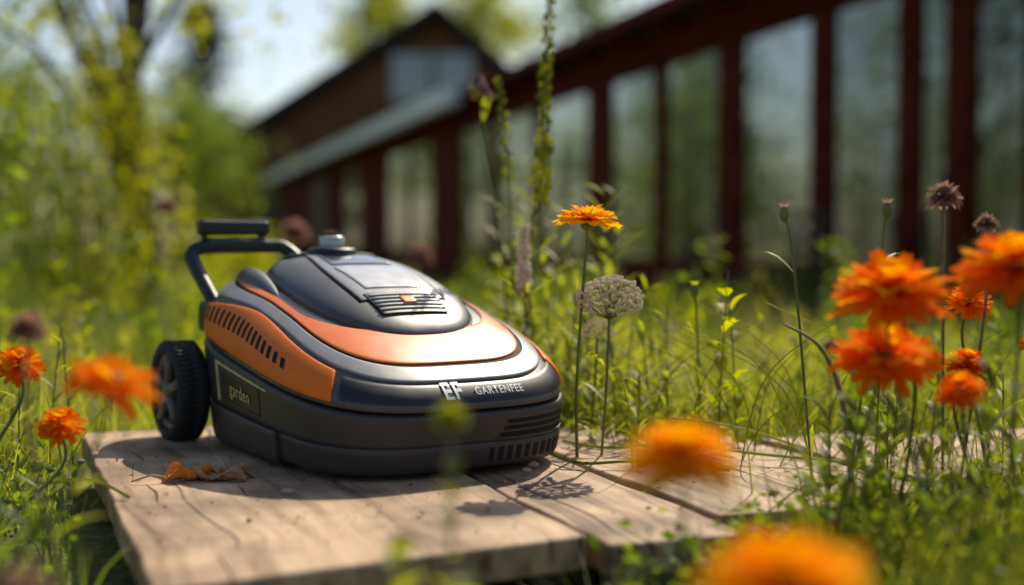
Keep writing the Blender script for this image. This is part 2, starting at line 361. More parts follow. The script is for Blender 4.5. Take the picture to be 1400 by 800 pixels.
def pxy(name,x0,x1,wf,off,mat,nx=24,ny=16,th=.003,bev=.0008,yc=0):
    vs=[]
    for i in range(nx):
        x=x0+(x1-x0)*i/(nx-1); wv=wf(i/(nx-1))
        for j in range(ny):
            y=yc+wv*(2*j/(ny-1)-1); vs.append((x,y,H2(x,y)+off))
    m=MB(); m.add(vs,gridfaces(nx,ny)); o=m.obj(name,[mat],mow); finish(o,th,bev); return o
pxy('hood_panel_seam',-.174,.095,lambda k:.048+.047*math.sin(min(1,k*1.2)*math.pi*.5)-.022*k,.0006,K_hole,40,20,.002,0)
pxy('hood_top_panel',-.170,.092,lambda k:.045+.045*math.sin(min(1,k*1.2)*math.pi*.5)-.022*k,.0022,K_silv,40,20)
pxy('display',-.115,-.045,lambda k:.044+.008*k,.0040,K_scr)
pxy('service_lid',-.030,.062,lambda k:.055-.008*k,.0042,K_lt)
pxy('grille_frame',.078,.134,lambda k:.060-.006*k,.0036,K_dark)
for i in range(5):
    x=.086+i*.0094; pxy('grille_bar',x,x+.0036,lambda k:.054,.0062,K_silv if i%2 else K_lt,3,12,.003,.0006)
pxy('grille_badge',.100,.117,lambda k:.011,.0085,K_or,4,5,.004,.001)
pxy('rear_cap',-.220,-.155,lambda k:.07+.01*k,.006,K_dark,12,16,.01,.002)
m=MB()
for sg in (-1,1):
    pts=[(-.252,sg*.10,H(-.252,.10)-.010),(-.225,sg*.122,H(-.225,.122)-.002),(-.17,sg*.134,H(-.17,.134)-.001),(-.10,sg*.138,H(-.10,.138)-.003),(-.02,sg*.142,H(-.02,.142)-.010)]
    m.tube(pts,[.014,.021,.022,.016,.006],18)
o=m.obj('shoulder_covers',[K_shell],mow); sb=o.modifiers.new('s','SUBSURF'); sb.levels=2;sb.render_levels=2
def lathe(mb,c,prof,axis='z',n=36,m=0):
    vs=[]
    for j in range(n):
        a=2*math.pi*j/n
        for r,h in prof:
            if axis=='z': vs.append((c[0]+r*math.cos(a),c[1]+r*math.sin(a),c[2]+h))
            else: vs.append((c[0]+r*math.cos(a),c[1]+h,c[2]+r*math.sin(a)))
    mb.add(vs,gridfaces(n,len(prof),True),m)
m=MB(); kz=H2(-.155,0)+.002
lathe(m,(-.155,0,kz),[(.0,.010),(.036,.010),(.040,.006),(.042,-.006)],m=0)
lathe(m,(-.155,0,kz+.008),[(0,.022),(.017,.022),(.0205,.019),(.021,.004),(.019,.0)],m=1)
m.box(-.158,-.152,-.019,.019,kz+.030,kz+.0335,0)
m.obj('dial_knob',[K_dark,K_lt],mow)
patch('flank_recess',Q,rad(-112),rad(-74),.52,.86,.0012,K_dark,40,8,.003,.001)
patch('flank_trim_line',Q,rad(-118),rad(-68),.885,.915,.0018,K_gold,40,3,.002,.0004)
patch('flank_trim_side',Q,rad(-118),rad(-116),.48,.915,.0018,K_gold,4,12,.002,.0004)
patch('rear_pod',Q,rad(-158),rad(-148),.30,.93,.006,K_dark,10,8,.01,.003)
patch('skirt',Q,rad(-128),rad(-62),.03,.40,.0065,K_low,50,8,.009,.002)
patch('bumper',Q,rad(-50),rad(50),.05,.40,.006,K_low,70,8,.009,.002)
patch('rear_bumper',Q,rad(-176),rad(-160),.03,.5,.004,K_dark,20,6,.008,.002)
mh=MB()
for i in range(3): patch('',Q,rad(8+i),rad(34-i),.52+i*.115,.585+i*.115,.0012,None,24,3,mb=mh)
for i in range(11):
    a=5+i*2.9; patch('',Q,rad(a),rad(a+1.4),.12,.36,.0070,None,3,4,mb=mh)
mh.obj('front_vents',[K_hole],mow)
patch('vent_frame_top',Q,rad(6),rad(36),.485,.505,.002,K_low,24,3,.003,.0006)
def text(txt,size,bold=0):
    cu=bpy.data.curves.new('t','FONT'); cu.body=txt; cu.size=size; cu.align_x='CENTER'; cu.align_y='CENTER'; cu.extrude=0; cu.resolution_u=4; cu.offset=bold; cu.space_character=1.12
    o=bpy.data.objects.new('t',cu); scene.collection.objects.link(o); dg=bpy.context.evaluated_depsgraph_get(); me=bpy.data.meshes.new_from_object(o.evaluated_get(dg))
    bpy.data.objects.remove(o)
    bm=bmesh.new(); bm.from_mesh(me); bmesh.ops.triangulate(bm,faces=bm.faces[:]); bmesh.ops.subdivide_edges(bm,edges=bm.edges[:],cuts=3,use_grid_fill=True); bm.to_mesh(me); bm.free()
    return me
def nose_text(txt,size,yc,z0,mat,name,bold=0):
    me=text(txt,size,bold)
    for v in me.vertices:
        y=yc+v.co.x; z=z0+v.co.y; lo_,hi_=0.1,A_
        for _ in range(30):
            mid=(lo_+hi_)/2
            if H(mid,y)>z: lo_=mid
            else: hi_=mid
        v.co=Vector((lo_+.0040,y,z+.0012))
    me.materials.clear(); me.materials.append(mat); link(bpy.data.objects.new(name,me),mow)
nose_text('EF',.029,-.032,.1160,K_text,'logo_print',.0006)
nose_text('GARTENFEE',.0135,.042,.1150,K_text,'logo_print_small',.0001)
me=text('garden',.026,.0002)
for v in me.vertices:
    th=rad(-93)+v.co.x*4.6; p=Q(th,.69+v.co.y*8.5); v.co=p+nrm(Q,th,.6)*.0030
me.materials.clear(); me.materials.append(K_gold); link(bpy.data.objects.new('flank_print',me),mow)
def wheel(name,x,y,r,wd):
    sg=-1 if y<0 else 1; m=MB(); c=(x,y,r)
    lathe(m,c,[(r*.80,-wd/2),(r*.93,-wd/2*1.0),(r*.985,-wd*.40),(r,-wd*.25),(r,wd*.25),(r*.985,wd*.4),(r*.93,wd/2),(r*.80,wd/2),(r*.72,wd*.3),(r*.72,-wd*.3),(r*.80,-wd/2)],'y',64,0)
    for k in range(56):
        a=2*math.pi*k/56
        for hh in(-1,1):
            ca,sa=math.cos(a+hh*.025),math.sin(a+hh*.025); t=(-sa,ca)
            vs=[]
            for rad_ in(r*.985,r*1.012):
                for tw in(-.0026,.0026):
                    for yy in((hh*.04)*wd,(hh*.42)*wd):
                        vs.append((x+ca*rad_+t[0]*tw,y+yy,r+sa*rad_+t[1]*tw))
            m.add(vs,[(0,1,3,2),(4,6,7,5),(0,4,5,1),(2,3,7,6),(0,2,6,4),(1,5,7,3)],0)
    yo=sg*wd*.30
    lathe(m,(x,y+yo*.2,r),[(0,0),(r*.74,0)],'y',48,2)
    lathe(m,(x,y+yo,r),[(r*.66,-sg*.006),(r*.66,sg*.003),(r*.76,sg*.004),(r*.79,0),(r*.79,-sg*.006)],'y',48,1)
    lathe(m,(x,y+yo,r),[(0,sg*.010),(r*.17,sg*.010),(r*.21,sg*.006),(r*.22,-sg*.006)],'y',32,1)
    for k in range(5):
        a=2*math.pi*k/5+.3
        pts=[(x+math.cos(a)*q*r,y+yo+sg*.002,r+math.sin(a)*q*r) for q in(.15,.45,.7)]
        m.tube(pts,[.0095,.0075,.010],8,1)
    return m.obj(name,[K_rub,K_hub,K_dark],mow)
wheel('rear_wheel',-.240,-.230,.080,.050); wheel('rear_wheel',-.240,.230,.080,.050)
wheel('front_caster',.15,-.10,.028,.03); wheel('front_caster',.15,.10,.028,.03)
m=MB(); m.tube([(-.240,-.225,.08),(-.240,.225,.08)],.012,12); m.obj('axle',[K_dark],mow)
def arc(pts,n=6):
    out=[]; P_=[Vector(p) for p in pts]
    for i in range(len(P_)-1):
        p0=P_[max(i-1,0)];p1=P_[i];p2=P_[i+1];p3=P_[min(i+2,len(P_)-1)]
        for k in range(n):
            t=k/n; out.append(.5*((2*p1)+(-p0+p2)*t+(2*p0-5*p1+4*p2-p3)*t*t+(-p0+3*p1-3*p2+p3)*t**3))
    out.append(P_[-1]); return out
m=MB()
m.tube(arc([(-.225,-.165,.20),(-.265,-.170,.235),(-.318,-.176,.280),(-.335,-.174,.298),(-.337,-.156,.309),(-.337,-.10,.311),(-.337,-.04,.311),(-.332,-.01,.308),(-.30,.01,.28),(-.265,.015,.24),(-.24,.015,.225)]),.0120,14)
m.obj('handle_bar',[K_dark],mow)
m=MB(); m.box(-.360,-.332,-.160,-.035,.330,.356); m.box(-.352,-.338,-.155,-.143,.305,.335); m.box(-.352,-.338,-.052,-.040,.305,.335)
o=m.obj('grip',[K_dark],mow,False); b=o.modifiers.new('b','BEVEL'); b.width=.006;b.segments=3
m=MB(); m.tube([(-.337,-.145,.3175),(-.337,-.045,.3175)],.0085,10); m.obj('grip_pad',[K_shell],mow)
m=MB(); m.box(-.285,-.225,-.185,-.145,.17,.222); o=m.obj('handle_bracket',[K_dark],mow,False); b=o.modifiers.new('b','BEVEL'); b.width=.010;b.segments=3
# ------------------------------------------------------------ house
house=empty('glass_front_house',(0,0,0),math.atan2(.958,-.285))
q=4.8
posts=MB(); gl=MB(); wall=MB()
zg,zs,zt_,ze=-.42,.13,2.02,2.34
bays=[(5.0,5.9,-.25),(6.05,6.6,-.25),(6.78,7.15,-.25),(7.3,8.2,-.25),(8.42,9.62,zs),(9.98,11.18,zs),(11.36,12.6,zs),(13.25,14.9,zs),(15.2,16.9,zs),(17.3,18.9,zs),(20.9,22.6,zs),(22.9,24.7,zs),(28,30,zs),(33,36,zs)]
prev=3.5
for a,b_,z0 in bays:
    posts.box(prev,a,-q-.12,-q+.0,zg,zt_)
    gl.box(a,b_,-q-.045,-q-.035,z0,zt_)
    gl.m[-6:]=[1 if a<8.3 else 0]*6
    posts.box(a,b_,-q-.10,-q-.02,z0-.07,z0+.03)
    posts.box(a,b_,-q-.10,-q-.02,zt_-.07,zt_-.001)
    for xx in (a,b_-.05): posts.box(xx+.001,xx+.049,-q-.095,-q-.01,z0+.03,zt_-.07)
    wall.box(a,b_,-q-.12,-q-.015,zg,z0-.07)
    prev=b_
posts.box(prev,43,-q-.12,-q,zg,zt_)
posts.box(3.5,43,-q-.12,-q+.03,zt_,2.28)
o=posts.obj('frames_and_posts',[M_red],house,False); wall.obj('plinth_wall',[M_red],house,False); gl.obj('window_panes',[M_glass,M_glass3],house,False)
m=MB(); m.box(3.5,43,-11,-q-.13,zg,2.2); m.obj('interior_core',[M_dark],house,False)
def roofslab(mb,x0,x1,y0,z0,y1,z1,t,mi=0):
    vs=[(x,yy,zz+k) for x in(x0,x1) for (yy,zz) in((y0,z0),(y1,z1)) for k in(0,t)]
    mb.add(vs,[(0,1,3,2),(4,6,7,5),(0,4,5,1),(2,3,7,6),(0,2,6,4),(1,5,7,3)],mi)
m=MB(); roofslab(m,3.2,43.5,-4.40,ze-.02,-8.5,ze+1.45,.09); roofslab(m,3.2,43.5,-12.6,ze-.02,-8.5,ze+1.45,.09)
m.obj('roof',[M_roofd],house,False)
m=MB(); m.box(3.2,17.3,-4.398,-4.37,ze-.06,ze+.075,0); m.obj('fascia',[M_red],house,False)
m=MB(); m.box(17.31,43.4,-4.41,-4.22,ze-.12,ze+.12,0); m.obj('gutter',[M_fascia],house,False)
m=MB()
for t in np.arange(4,43,1.1): m.box(t,t+.07,-q,-4.43,2.20,2.31)
m.obj('rafter_tails',[M_red],house,False)
m=MB(); m.tube([(7.36,-q+.05,.5),(7.36,-q+.05,1.1)],.015,8); m.obj('door_handle',[M_fascia],house)
m=MB(); cx,cy=7.8,-4.2
for dx in(-.22,.22):
    for dy in(-.2,.2): m.tube([(cx+dx,cy+dy,-.39),(cx+dx*.9,cy+dy*.9,.07)],.02,8)
m.box(cx-.24,cx+.24,cy-.22,cy+.22,.07,.10)
for dx in(-.22,.22): m.tube([(cx+dx,cy-.2,.10),(cx+dx,cy-.26,.52)],.018,8)
for z in(.22,.34,.46): m.box(cx-.22,cx+.22,cy-.25,cy-.235,z,z+.06)
e=empty('garden_chair'); o=m.obj('chair_frame',[M_dark],e,False); e.rotation_euler=(0,0,math.atan2(.958,-.285))
cab=empty('gabled_cabin'); Yc=46
apex=(-2.63,8.35); lf=(-11.8,2.5); rt=(3.6,2.9); gb=-.42
m=MB(); vs=[(lf[0]+.5,Yc,gb),(lf[0]+.5,Yc,lf[1]+.2),(apex[0],Yc,apex[1]-.15),(rt[0]-.4,Yc,rt[1]+.1),(rt[0]-.4,Yc,gb)]
vs+=[(x,y+12,z) for x,y,z in vs]
m.add(vs,[(0,1,2,3,4),(5,6,7,8,9),(0,5,6,1),(1,6,7,2),(2,7,8,3),(3,8,9,4)]); m.obj('walls',[M_cabin],cab,False)
m=MB()
def slab(a,b,y0,y1,t):
    vs=[(a[0],y0,a[1]),(b[0],y0,b[1]),(b[0],y0,b[1]+t),(a[0],y0,a[1]+t)]; vs+=[(x,y1,z) for x,_,z in vs]
    m.add(vs,[(0,1,2,3),(7,6,5,4),(0,4,5,1),(1,5,6,2),(2,6,7,3),(3,7,4,0)])
slab(lf,apex,Yc-1.0,Yc+12.5,.4); slab(apex,rt,Yc-1.0,Yc+12.5,.4); m.obj('roof',[M_roofd],cab,False)
m=MB(); m.box(-4.3,-1.4,Yc-.06,Yc-.03,5.3,7.0); m.box(-9.5,-8,Yc-.06,Yc-.03,.6,2.0); m.obj('gable_window',[M_glass2],cab,False)
m=MB(); m.box(-2.9,-2.75,Yc-.1,Yc-.065,5.3,7.0); m.box(-4.4,-1.3,Yc-.1,Yc-.0,5.15,5.295); m.obj('window_frame',[M_red],cab,False)
m=MB()
for x in np.arange(-11,3,.4):
    zt2=np.interp(x,[lf[0],apex[0],rt[0]],[lf[1],apex[1],rt[1]])-.1
    if -4.5<x<-1.2: zt2=5.1
    m.box(x,x+.06,Yc-.028,Yc+.0,gb,zt2)
m.obj('battens',[M_cabin],cab,False)
# ------------------------------------------------------------ trees
def tree(name,base,h,cr,trunk_r,n_clump,per,ls,mat,crown0=.3,seed=0,lean=(0,0),sq=1.0,cs=.3):
    rs=np.random.default_rng(seed); e=empty(name,base)
    m=MB(); pts=[];k=7
    for i in range(k+1):
        t=i/k; pts.append((lean[0]*t*h+rs.normal()*.02*h*t,lean[1]*t*h+rs.normal()*.02*h*t,t*h*.9-.1))
    m.tube(pts,[trunk_r*(1-.85*i/k)+trunk_r*.35*(i==0) for i in range(k+1)],10)
    cl=[]
    for i in range(n_clump):
        t=crown0+(1-crown0)*rs.random()**.9; az=rs.random()*2*np.pi
        env=math.sin(min(1,(t-crown0)/(1-crown0)*.85+.22)*math.pi)**.6*cr*sq
        R=env*rs.random()**.5; i0=min(k-1,int(max(.15,t-.2)*k)); p0=Vector(pts[i0])
        c=Vector((lean[0]*t*h+R*math.cos(az),lean[1]*t*h+R*math.sin(az),t*h)); cl.append(c)
        if i%3==0: 
            mid=(p0+c)/2+Vector((0,0,.05*h)); m.tube([p0,mid,c],[trunk_r*.28,trunk_r*.16,trunk_r*.04],5)
    m.obj('trunk_and_limbs',[M_bark],e)
    C=np.array(cl)[:,None,:]+rs.normal(size=(n_clump,per,3))*np.array([1,1,.7])*cr*cs*rs.uniform(.6,1.2,(n_clump,1,1)); C=C.reshape(-1,3)
    S=ls*rs.uniform(.6,1.3,len(C)); V,F=leaves_arrays(C,S,S*.55); np_mesh('foliage',V,F,[mat],e)
    return e
tree('leafy_tree',(-2.08,7.2,-.35),4.2,1.25,.13,56,50,.075,M_leafY,.42,3,(.0,.0),1.0,.14)
tree('leafy_tree',(-3.9,8.6,-.38),4.6,1.5,.09,50,46,.09,M_leafY,.35,5,(.02,0),1,.2)
def shrub(name,x,y,h,r,n,ls,mat,seed):
    rs=np.random.default_rng(seed); e=empty(name,(x,y,float(gz(x,y)))); m=MB(); C=[]
    nb=max(6,n//130)
    for i in range(nb):
        az=rs.random()*6.28; rr_=r*rs.random()**.6; hh=h*(.55+.45*rs.random())
        p=[(0.25*rr_*math.cos(az),.25*rr_*math.sin(az),-.02),(.7*rr_*math.cos(az),.7*rr_*math.sin(az),hh*.5),(rr_*math.cos(az),rr_*math.sin(az),hh)]
        m.tube(p,[.008,.006,.002],5)
        t=rs.random(n//nb)**.8
        a=np.array(p[0]);b=np.array(p[1]);c=np.array(p[2]); tt=t[:,None]
        q_=(1-tt)**2*a+2*tt*(1-tt)*b+tt*tt*c; C.append(q_+rs.normal(size=q_.shape)*r*.13)
    m.obj('stems',[M_bark],e); C=np.concatenate(C); C[:,2]=np.maximum(C[:,2],.01)
    S=ls*rs.uniform(.6,1.3,len(C)); V,F=leaves_arrays(C,S,S*.55); np_mesh('foliage',V,F,[mat],e)
shrub('garden_shrub',-2.2,6.6,1.75,.55,2600,.055,M_leafY,11)
shrub('garden_shrub',-3.2,8.4,1.2,.8,2400,.06,M_leafG,12)
shrub('garden_shrub',-1.75,7.6,.85,.4,1300,.05,M_leafY,13)
shrub('garden_shrub',-1.0,6.3,.45,.4,1100,.045,M_leafG,14)
shrub('garden_shrub',.2,7.5,.6,.5,1200,.05,M_leafG,15)
shrub('garden_shrub',-.35,5.2,.36,.3,800,.04,M_leafG,16)
shrub('garden_shrub',1.5,7.2,.5,.5,1200,.05,M_leafG,17)
shrub('garden_shrub',2.6,6.6,.45,.5,1200,.05,M_leafD,18)
shrub('garden_shrub',-1.60,3.7,1.45,.26,700,.05,M_leafG,19)
shrub('garden_shrub',-1.62,3.3,.75,.28,600,.045,M_leafY,20)
tree('conifer_tree',(-11.6,48,-.4),9.6,1.6,.2,70,50,.35,M_conif,.15,21,(0,0),.8,.25)
tree('broadleaf_tree',(-6.8,66,-.4),14.5,3.0,.3,60,50,.42,M_leafY,.35,22)
tree('broadleaf_tree',(-1.8,70,-.4),15.5,3.4,.35,70,50,.42,M_leafY,.45,23)
tree('broadleaf_tree',(4.5,75,-.4),17,4.5,.35,70,50,.45,M_leafG,.35,24)
tree('broadleaf_tree',(-14.5,30,-.4),7.0,2.8,.2,70,60,.22,M_leafD,.12,25)
tree('broadleaf_tree',(-11,26,-.4),4.4,2.2,.18,60,60,.2,M_leafG,.12,26)
tree('broadleaf_tree',(-8.6,33,-.4),4.4,2.0,.16,50,60,.2,M_leafG,.1,27)
tree('broadleaf_tree',(-10.5,14.5,-.4),8.0,2.3,.2,50,55,.24,M_leafD,.12,28)  # this and next two: out of view, added to darken the window reflections
tree('broadleaf_tree',(-13.5,20.0,-.4),8.5,2.5,.2,50,55,.24,M_leafG,.12,29)
tree('broadleaf_tree',(-9.8,10.2,-.4),6.5,1.9,.2,45,55,.22,M_leafD,.12,30)
rs=np.random.default_rng(99); Cc=[]
m=MB()
for k in range(40):
    an=math.radians(103+k*4.4+rs.normal()*1.5); D=rs.uniform(24,40) if k>8 else rs.uniform(45,60)
    bx,by=D*math.cos(an),D*math.sin(an); hh=rs.uniform(2.5,6.5) if k>8 else rs.uniform(4.5,7)
    m.tube([(bx,by,-.4),(bx+.2,by,hh*.5),(bx,by+.1,hh*.9)],[.2,.14,.04],6)
    for j in range(22):
        c=np.array([bx,by,hh*(.15+.8*rs.random())])+rs.normal(size=3)*np.array([1.3,1.3,.3]); Cc.append(c+rs.normal(size=(36,3))*np.array([.65,.65,.45]))
tl=empty('distant_treeline'); m.obj('trunks',[M_bark],tl); C=np.concatenate(Cc); S=.32*RNG.uniform(.6,1.3,len(C)); V,F=leaves_arrays(C,S,S*.6); np_mesh('foliage',V,F,[M_leafG],tl)
# ------------------------------------------------------------ grass masses
def scatter(n,x0,x1,y0,y1,clump=.0,nd=.02):
    x=RNG.uniform(x0,x1,n);y=RNG.uniform(y0,y1,n)
    if clump:
        c=max(3,n//18); cx=RNG.uniform(x0,x1,c);cy=RNG.uniform(y0,y1,c);i=RNG.integers(0,c,n)
        x=cx[i]+RNG.normal(size=n)*clump;y=cy[i]+RNG.normal(size=n)*clump
    k=~on_deck(x,y,nd)&((x*x+y*y)>.36); x=x[k];y=y[k]
    return np.stack([x,y,gz(x,y)-.003],1)
def U(n,a,b): return RNG.uniform(a,b,n)
parts=[];dry=[];dark=[]
def addg(lst,B,h0,h1,w0,w1,segs=4,bend=.6):
    n=len(B); lst.append(blades_arrays(B,U(n,h0,h1),U(n,w0,w1),U(n,0,.35),U(n,.05,bend),segs))
addg(parts,scatter(9000,-2.2,2.4,2.0,4.2,.05),.05,.19,.002,.0045)
addg(parts,scatter(4200,.05,1.6,1.72,3.0,.045,.0),.10,.27,.002,.004,5,.8)
addg(parts,scatter(11000,-5,4.5,4.0,9,.09),.06,.26,.004,.008)
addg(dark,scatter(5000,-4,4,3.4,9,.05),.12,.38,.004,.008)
addg(parts,scatter(14000,-14,4.5,9,30,.3),.1,.3,.014,.03,3)
addg(dry,scatter(2200,-2.5,2.8,2.2,7,.06),.10,.36,.0015,.004)
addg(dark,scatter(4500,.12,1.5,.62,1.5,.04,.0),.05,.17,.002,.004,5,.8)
addg(parts,scatter(3400,.28,1.5,.85,1.7,.04,.0),.10,.27,.0018,.0035,5,.7)
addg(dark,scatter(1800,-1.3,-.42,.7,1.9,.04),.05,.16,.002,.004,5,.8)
addg(parts,scatter(1300,-1.5,-.62,1.4,2.6,.04),.08,.26,.002,.004,5,.8)
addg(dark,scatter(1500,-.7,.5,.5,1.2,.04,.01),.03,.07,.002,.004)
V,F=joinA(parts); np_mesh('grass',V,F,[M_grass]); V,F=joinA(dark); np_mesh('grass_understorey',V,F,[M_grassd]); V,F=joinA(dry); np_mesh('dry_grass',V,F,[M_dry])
def cover(name,B,ls,hh,mat):
    C=B.copy(); C[:,2]+=RNG.uniform(.005,1,len(C))**1.3*hh; S=ls*U(len(C),.6,1.3); V,F=leaves_arrays(C,S,S*.7,.6); np_mesh(name,V,F,[mat])
cover('clover_ground_cover',np.concatenate([scatter(9000,.10,1.5,.6,1.75,.05,0),scatter(6500,.1,1.6,1.8,2.8,.06,0),scatter(2500,-1.4,-.45,.7,2.0,.05)]),.018,.14,M_leafG)
cover('weed_ground_cover',np.concatenate([scatter(9000,-3,3,2.8,6,.1),scatter(7000,-7,4,6,13,.25)]),.04,.13,M_leafY)
def clumps(name,n,x0,x1,y0,y1,h0,h1,per,ls,mat,seed):
    rs=np.random.default_rng(seed); Cs=[];Ss=[]
    for i in range(n):
        cx,cy=rs.uniform(x0,x1),rs.uniform(y0,y1)
        if on_deck(np.array(cx),np.array(cy),.15): continue
        h=rs.uniform(h0,h1); r=h*rs.uniform(.22,.5); t=rs.random(per)
        a=rs.random(per)*6.28; R=r*rs.random(per)**.5*(1-.55*t)
        Cs.append(np.stack([cx+R*np.cos(a)+.15*h*t*rs.normal(),cy+R*np.sin(a),gz(cx,cy)+h*t],1)); Ss.append(ls*rs.uniform(.5,1.3,per)*(1-.35*t))
    C=np.concatenate(Cs);S=np.concatenate(Ss); V,F=leaves_arrays(C,S,S*.32); np_mesh(name,V,F,[mat])
clumps('wild_weed_patch',90,-2.6,3.0,3.0,8.5,.16,.50,100,.055,M_leafG,61)
clumps('wild_herb_patch',90,-2.6,3.0,2.9,7.5,.14,.42,90,.05,M_leafY,62)
clumps('dark_weed_patch',50,.4,3.6,5.2,8.2,.2,.5,110,.06,M_leafD,63)
# ------------------------------------------------------------ flowers
def petal_head(mb,c,R,axis,layers,mats,seed,wid=.20):
    rs=random.Random(seed); ax=Vector(axis).normalized(); qr=ax.to_track_quat('Z','Y').to_matrix(); c=Vector(c)
    for li,(n,rl,el) in enumerate(layers):
        for k in range(n):
            a=2*math.pi*(k+.5*li+rs.uniform(-.3,.3))/n; L=R*rl*rs.uniform(.84,1.08); W=R*wid*rs.uniform(.85,1.2); e=el+rs.uniform(-.16,.16); tw=rs.uniform(-.35,.35); dr=rs.uniform(.1,.55)
            d=Vector((math.cos(a),math.sin(a),0)); s=Vector((-math.sin(a),math.cos(a),0)); vs=[]
            for t,wv in((0.06,.3),(.3,.8),(.6,1.0),(.85,.97),(1.0,.6)):
                z=L*(math.sin(e)*t-dr*.35*t*t*t)+.003*li; p=d*(L*t*math.cos(e))+Vector((0,0,z))
                sd=(s*math.cos(tw*t)+Vector((0,0,1))*math.sin(tw*t))
                for j in(-1,0,1):
                    ext=0 if not(t==1.0) else (-.06*L if j==0 else .0)
                    vs.append(c+qr@(p+sd*(W*.5*wv*j)+Vector((0,0,-.10*W if j==0 else .06*W))+d*ext))
            fs=[]
            for i in range(4):
                o=i*3; fs+=[(o,o+1,o+4,o+3),(o+1,o+2,o+5,o+4)]
            mb.add(vs,fs,mats[li%len(mats)])
def flower(x,y,z,D,axis=(0,-.15,1),style=0,seed=0,pm=None,base=None,nleaf=4):
    mb=MB(); R=D/2; ax=Vector(axis).normalized(); c=Vector((x,y,z)); rs=random.Random(seed+50)
    pm=pm or M_petal
    if style==0: lay=[(18,1.0,.05),(18,.86,.22),(14,.6,.5)]; wd=.26
    else: lay=[(26,.98,-.08),(28,1.0,.16),(26,.9,.40),(22,.72,.68),(18,.5,1.0)]; wd=.23
    petal_head(mb,c,R,ax,lay,[1,1,2,1,2],seed,wid=wd)
    mb.ball(c+ax*(R*.12),R*.22,3,6,(1,1,.7)); mb.ball(c-ax*(R*.12),R*.2,0,5,(1,1,.9))
    bx,by=base if base else (x+rs.uniform(-.05,.05),y+rs.uniform(-.03,.06)); g=float(gz(bx,by))
    p0=c-ax*(R*.15); p1=p0-ax*.05; pm2=Vector(((p1.x+bx)/2+rs.uniform(-.015,.015),(p1.y+by)/2,(p1.z+g)/2)); pb=Vector((bx,by,g-.01))
    st=arc([p0,p1,pm2,pb],6); mb.tube(st,[.0018+.0012*i/len(st) for i in range(len(st))],7,0)
    for i in range(nleaf):
        k=rs.randrange(len(st)//2,len(st)-1); a=rs.uniform(0,6.28); mb.leaf(st[k],(math.cos(a),math.sin(a),.6),rs.uniform(.04,.075),rs.uniform(.008,.014),4)
    mb.obj('orange_flower',[M_stem,pm,M_petalY,M_disk,M_grass])
flower(.109,1.85,.350,.104,(.05,-.14,1),0,1,M_petalY,(.10,1.90),2)
flower(.400,1.35,.262,.132,(-.05,-.25,1),1,2)
flower(.512,1.30,.288,.132,(-.15,-.22,1),1,3)
flower(.607,1.70,.235,.066,(0,-.4,1),1,4)
flower(.400,1.38,.190,.112,(.1,-.40,1),1,5)
flower(.569,1.60,.162,.058,(.2,-.2,1),1,6,M_petalR)
flower(.640,1.5,.20,.085,(.2,-.5,1),1,16,M_petalR)
flower(.470,1.5,.180,.075,(-.2,-.4,1),1,17)
flower(.500,1.42,.150,.060,(-.2,-.3,1),1,18)
flower(.134,1.00,.146,.098,(0,-.1,1),1,7,M_petalY)
flower(.156,.72,.118,.108,(0,-.1,1),1,8,M_petalY)
flower(-.361,1.15,.190,.094,(.35,-.25,1),0,9,M_petal,(-.46,1.12))
flower(-.625,1.62,.160,.065,(.2,-.5,1),1,10,M_petal,(-.72,1.6))
flower(-.560,1.58,.088,.062,(.1,-.4,1),1,11,M_petal,(-.66,1.5))
def umbel(x,y,z,D,seed,base=None,dens=150,name='white_flower_cluster'):
    rs=random.Random(seed); mb=MB(); c=Vector((x,y,z-.25*D)); 
    for i in range(dens):
        u=i/dens; ph=i*2.399; el=math.acos(1-1.35*u); rad_=D*.5*rs.uniform(.86,1.05)
        d=Vector((math.sin(el)*math.cos(ph),math.sin(el)*math.sin(ph),math.cos(el)*.85)); p=c+d*rad_
        for k in range(5):
            a=k*1.257+rs.random(); o=Vector((math.cos(a),math.sin(a),rs.uniform(-.3,.5)))*D*.03; mb.ball(p+o,D*.036*rs.uniform(.8,1.2),1,3,(1,1,.8))
        if i%4==0: mb.tube([c-Vector((0,0,D*.25)),p],D*.008,4,0)
    bx,by=base or (x,y); g=float(gz(bx,by)); st=arc([c-Vector((0,0,D*.22)),Vector((x*.6+bx*.4,y,z*.5+g*.5)),Vector((bx,by,g-.01))])
    mb.tube(st,.0022,6,0)
    for k in (4,6,8,10):
        a=rs.uniform(0,6.28); mb.leaf(st[min(k,len(st)-1)],(math.cos(a),math.sin(a),.7),.06,.012,2)
    mb.obj(name,[M_stem,M_white,M_grass])
umbel(.143,1.88,.252,.094,1,(.13,1.95),100); umbel(.137,2.05,.185,.05,2,(.12,2.1),60)
umbel(.30,2.5,.06,.05,3,None,50); umbel(.62,3.2,.05,.05,4,None,40); umbel(.45,3.6,.08,.05,5,None,40)
def stalk(name,pts,z0frac,z1frac,kind,seed,mat=M_leafY,r=.0028,n=70,sz=.012):
    rs=random.Random(seed); mb=MB(); st=arc(pts,8); mb.tube(st,[r*(1-.7*i/len(st)) for i in range(len(st))],6,0)
    K=len(st)-1
    for i in range(n):
        f=z0frac+(z1frac-z0frac)*i/n; p=Vector(st[int(f*K)]).lerp(Vector(st[min(K,int(f*K)+1)]),(f*K)%1); a=i*2.4
        o=Vector((math.cos(a),math.sin(a),.5)); s=sz*(1.15-.6*i/n)*rs.uniform(.7,1.2)
        q_=p+o*s*.75; mb.tube([p,q_],.0006,4,0); mb.ball(q_,s*.42,1,4,(1,1,1.25))
    for i in range(9):
        f=rs.uniform(.05,max(.1,z0frac)); p=st[int(f*K)]; a=rs.uniform(0,6.28); mb.leaf(p,(math.cos(a),math.sin(a),.9),rs.uniform(.05,.09),.010,2)
    mb.obj(name,[M_stem,mat,M_grass])
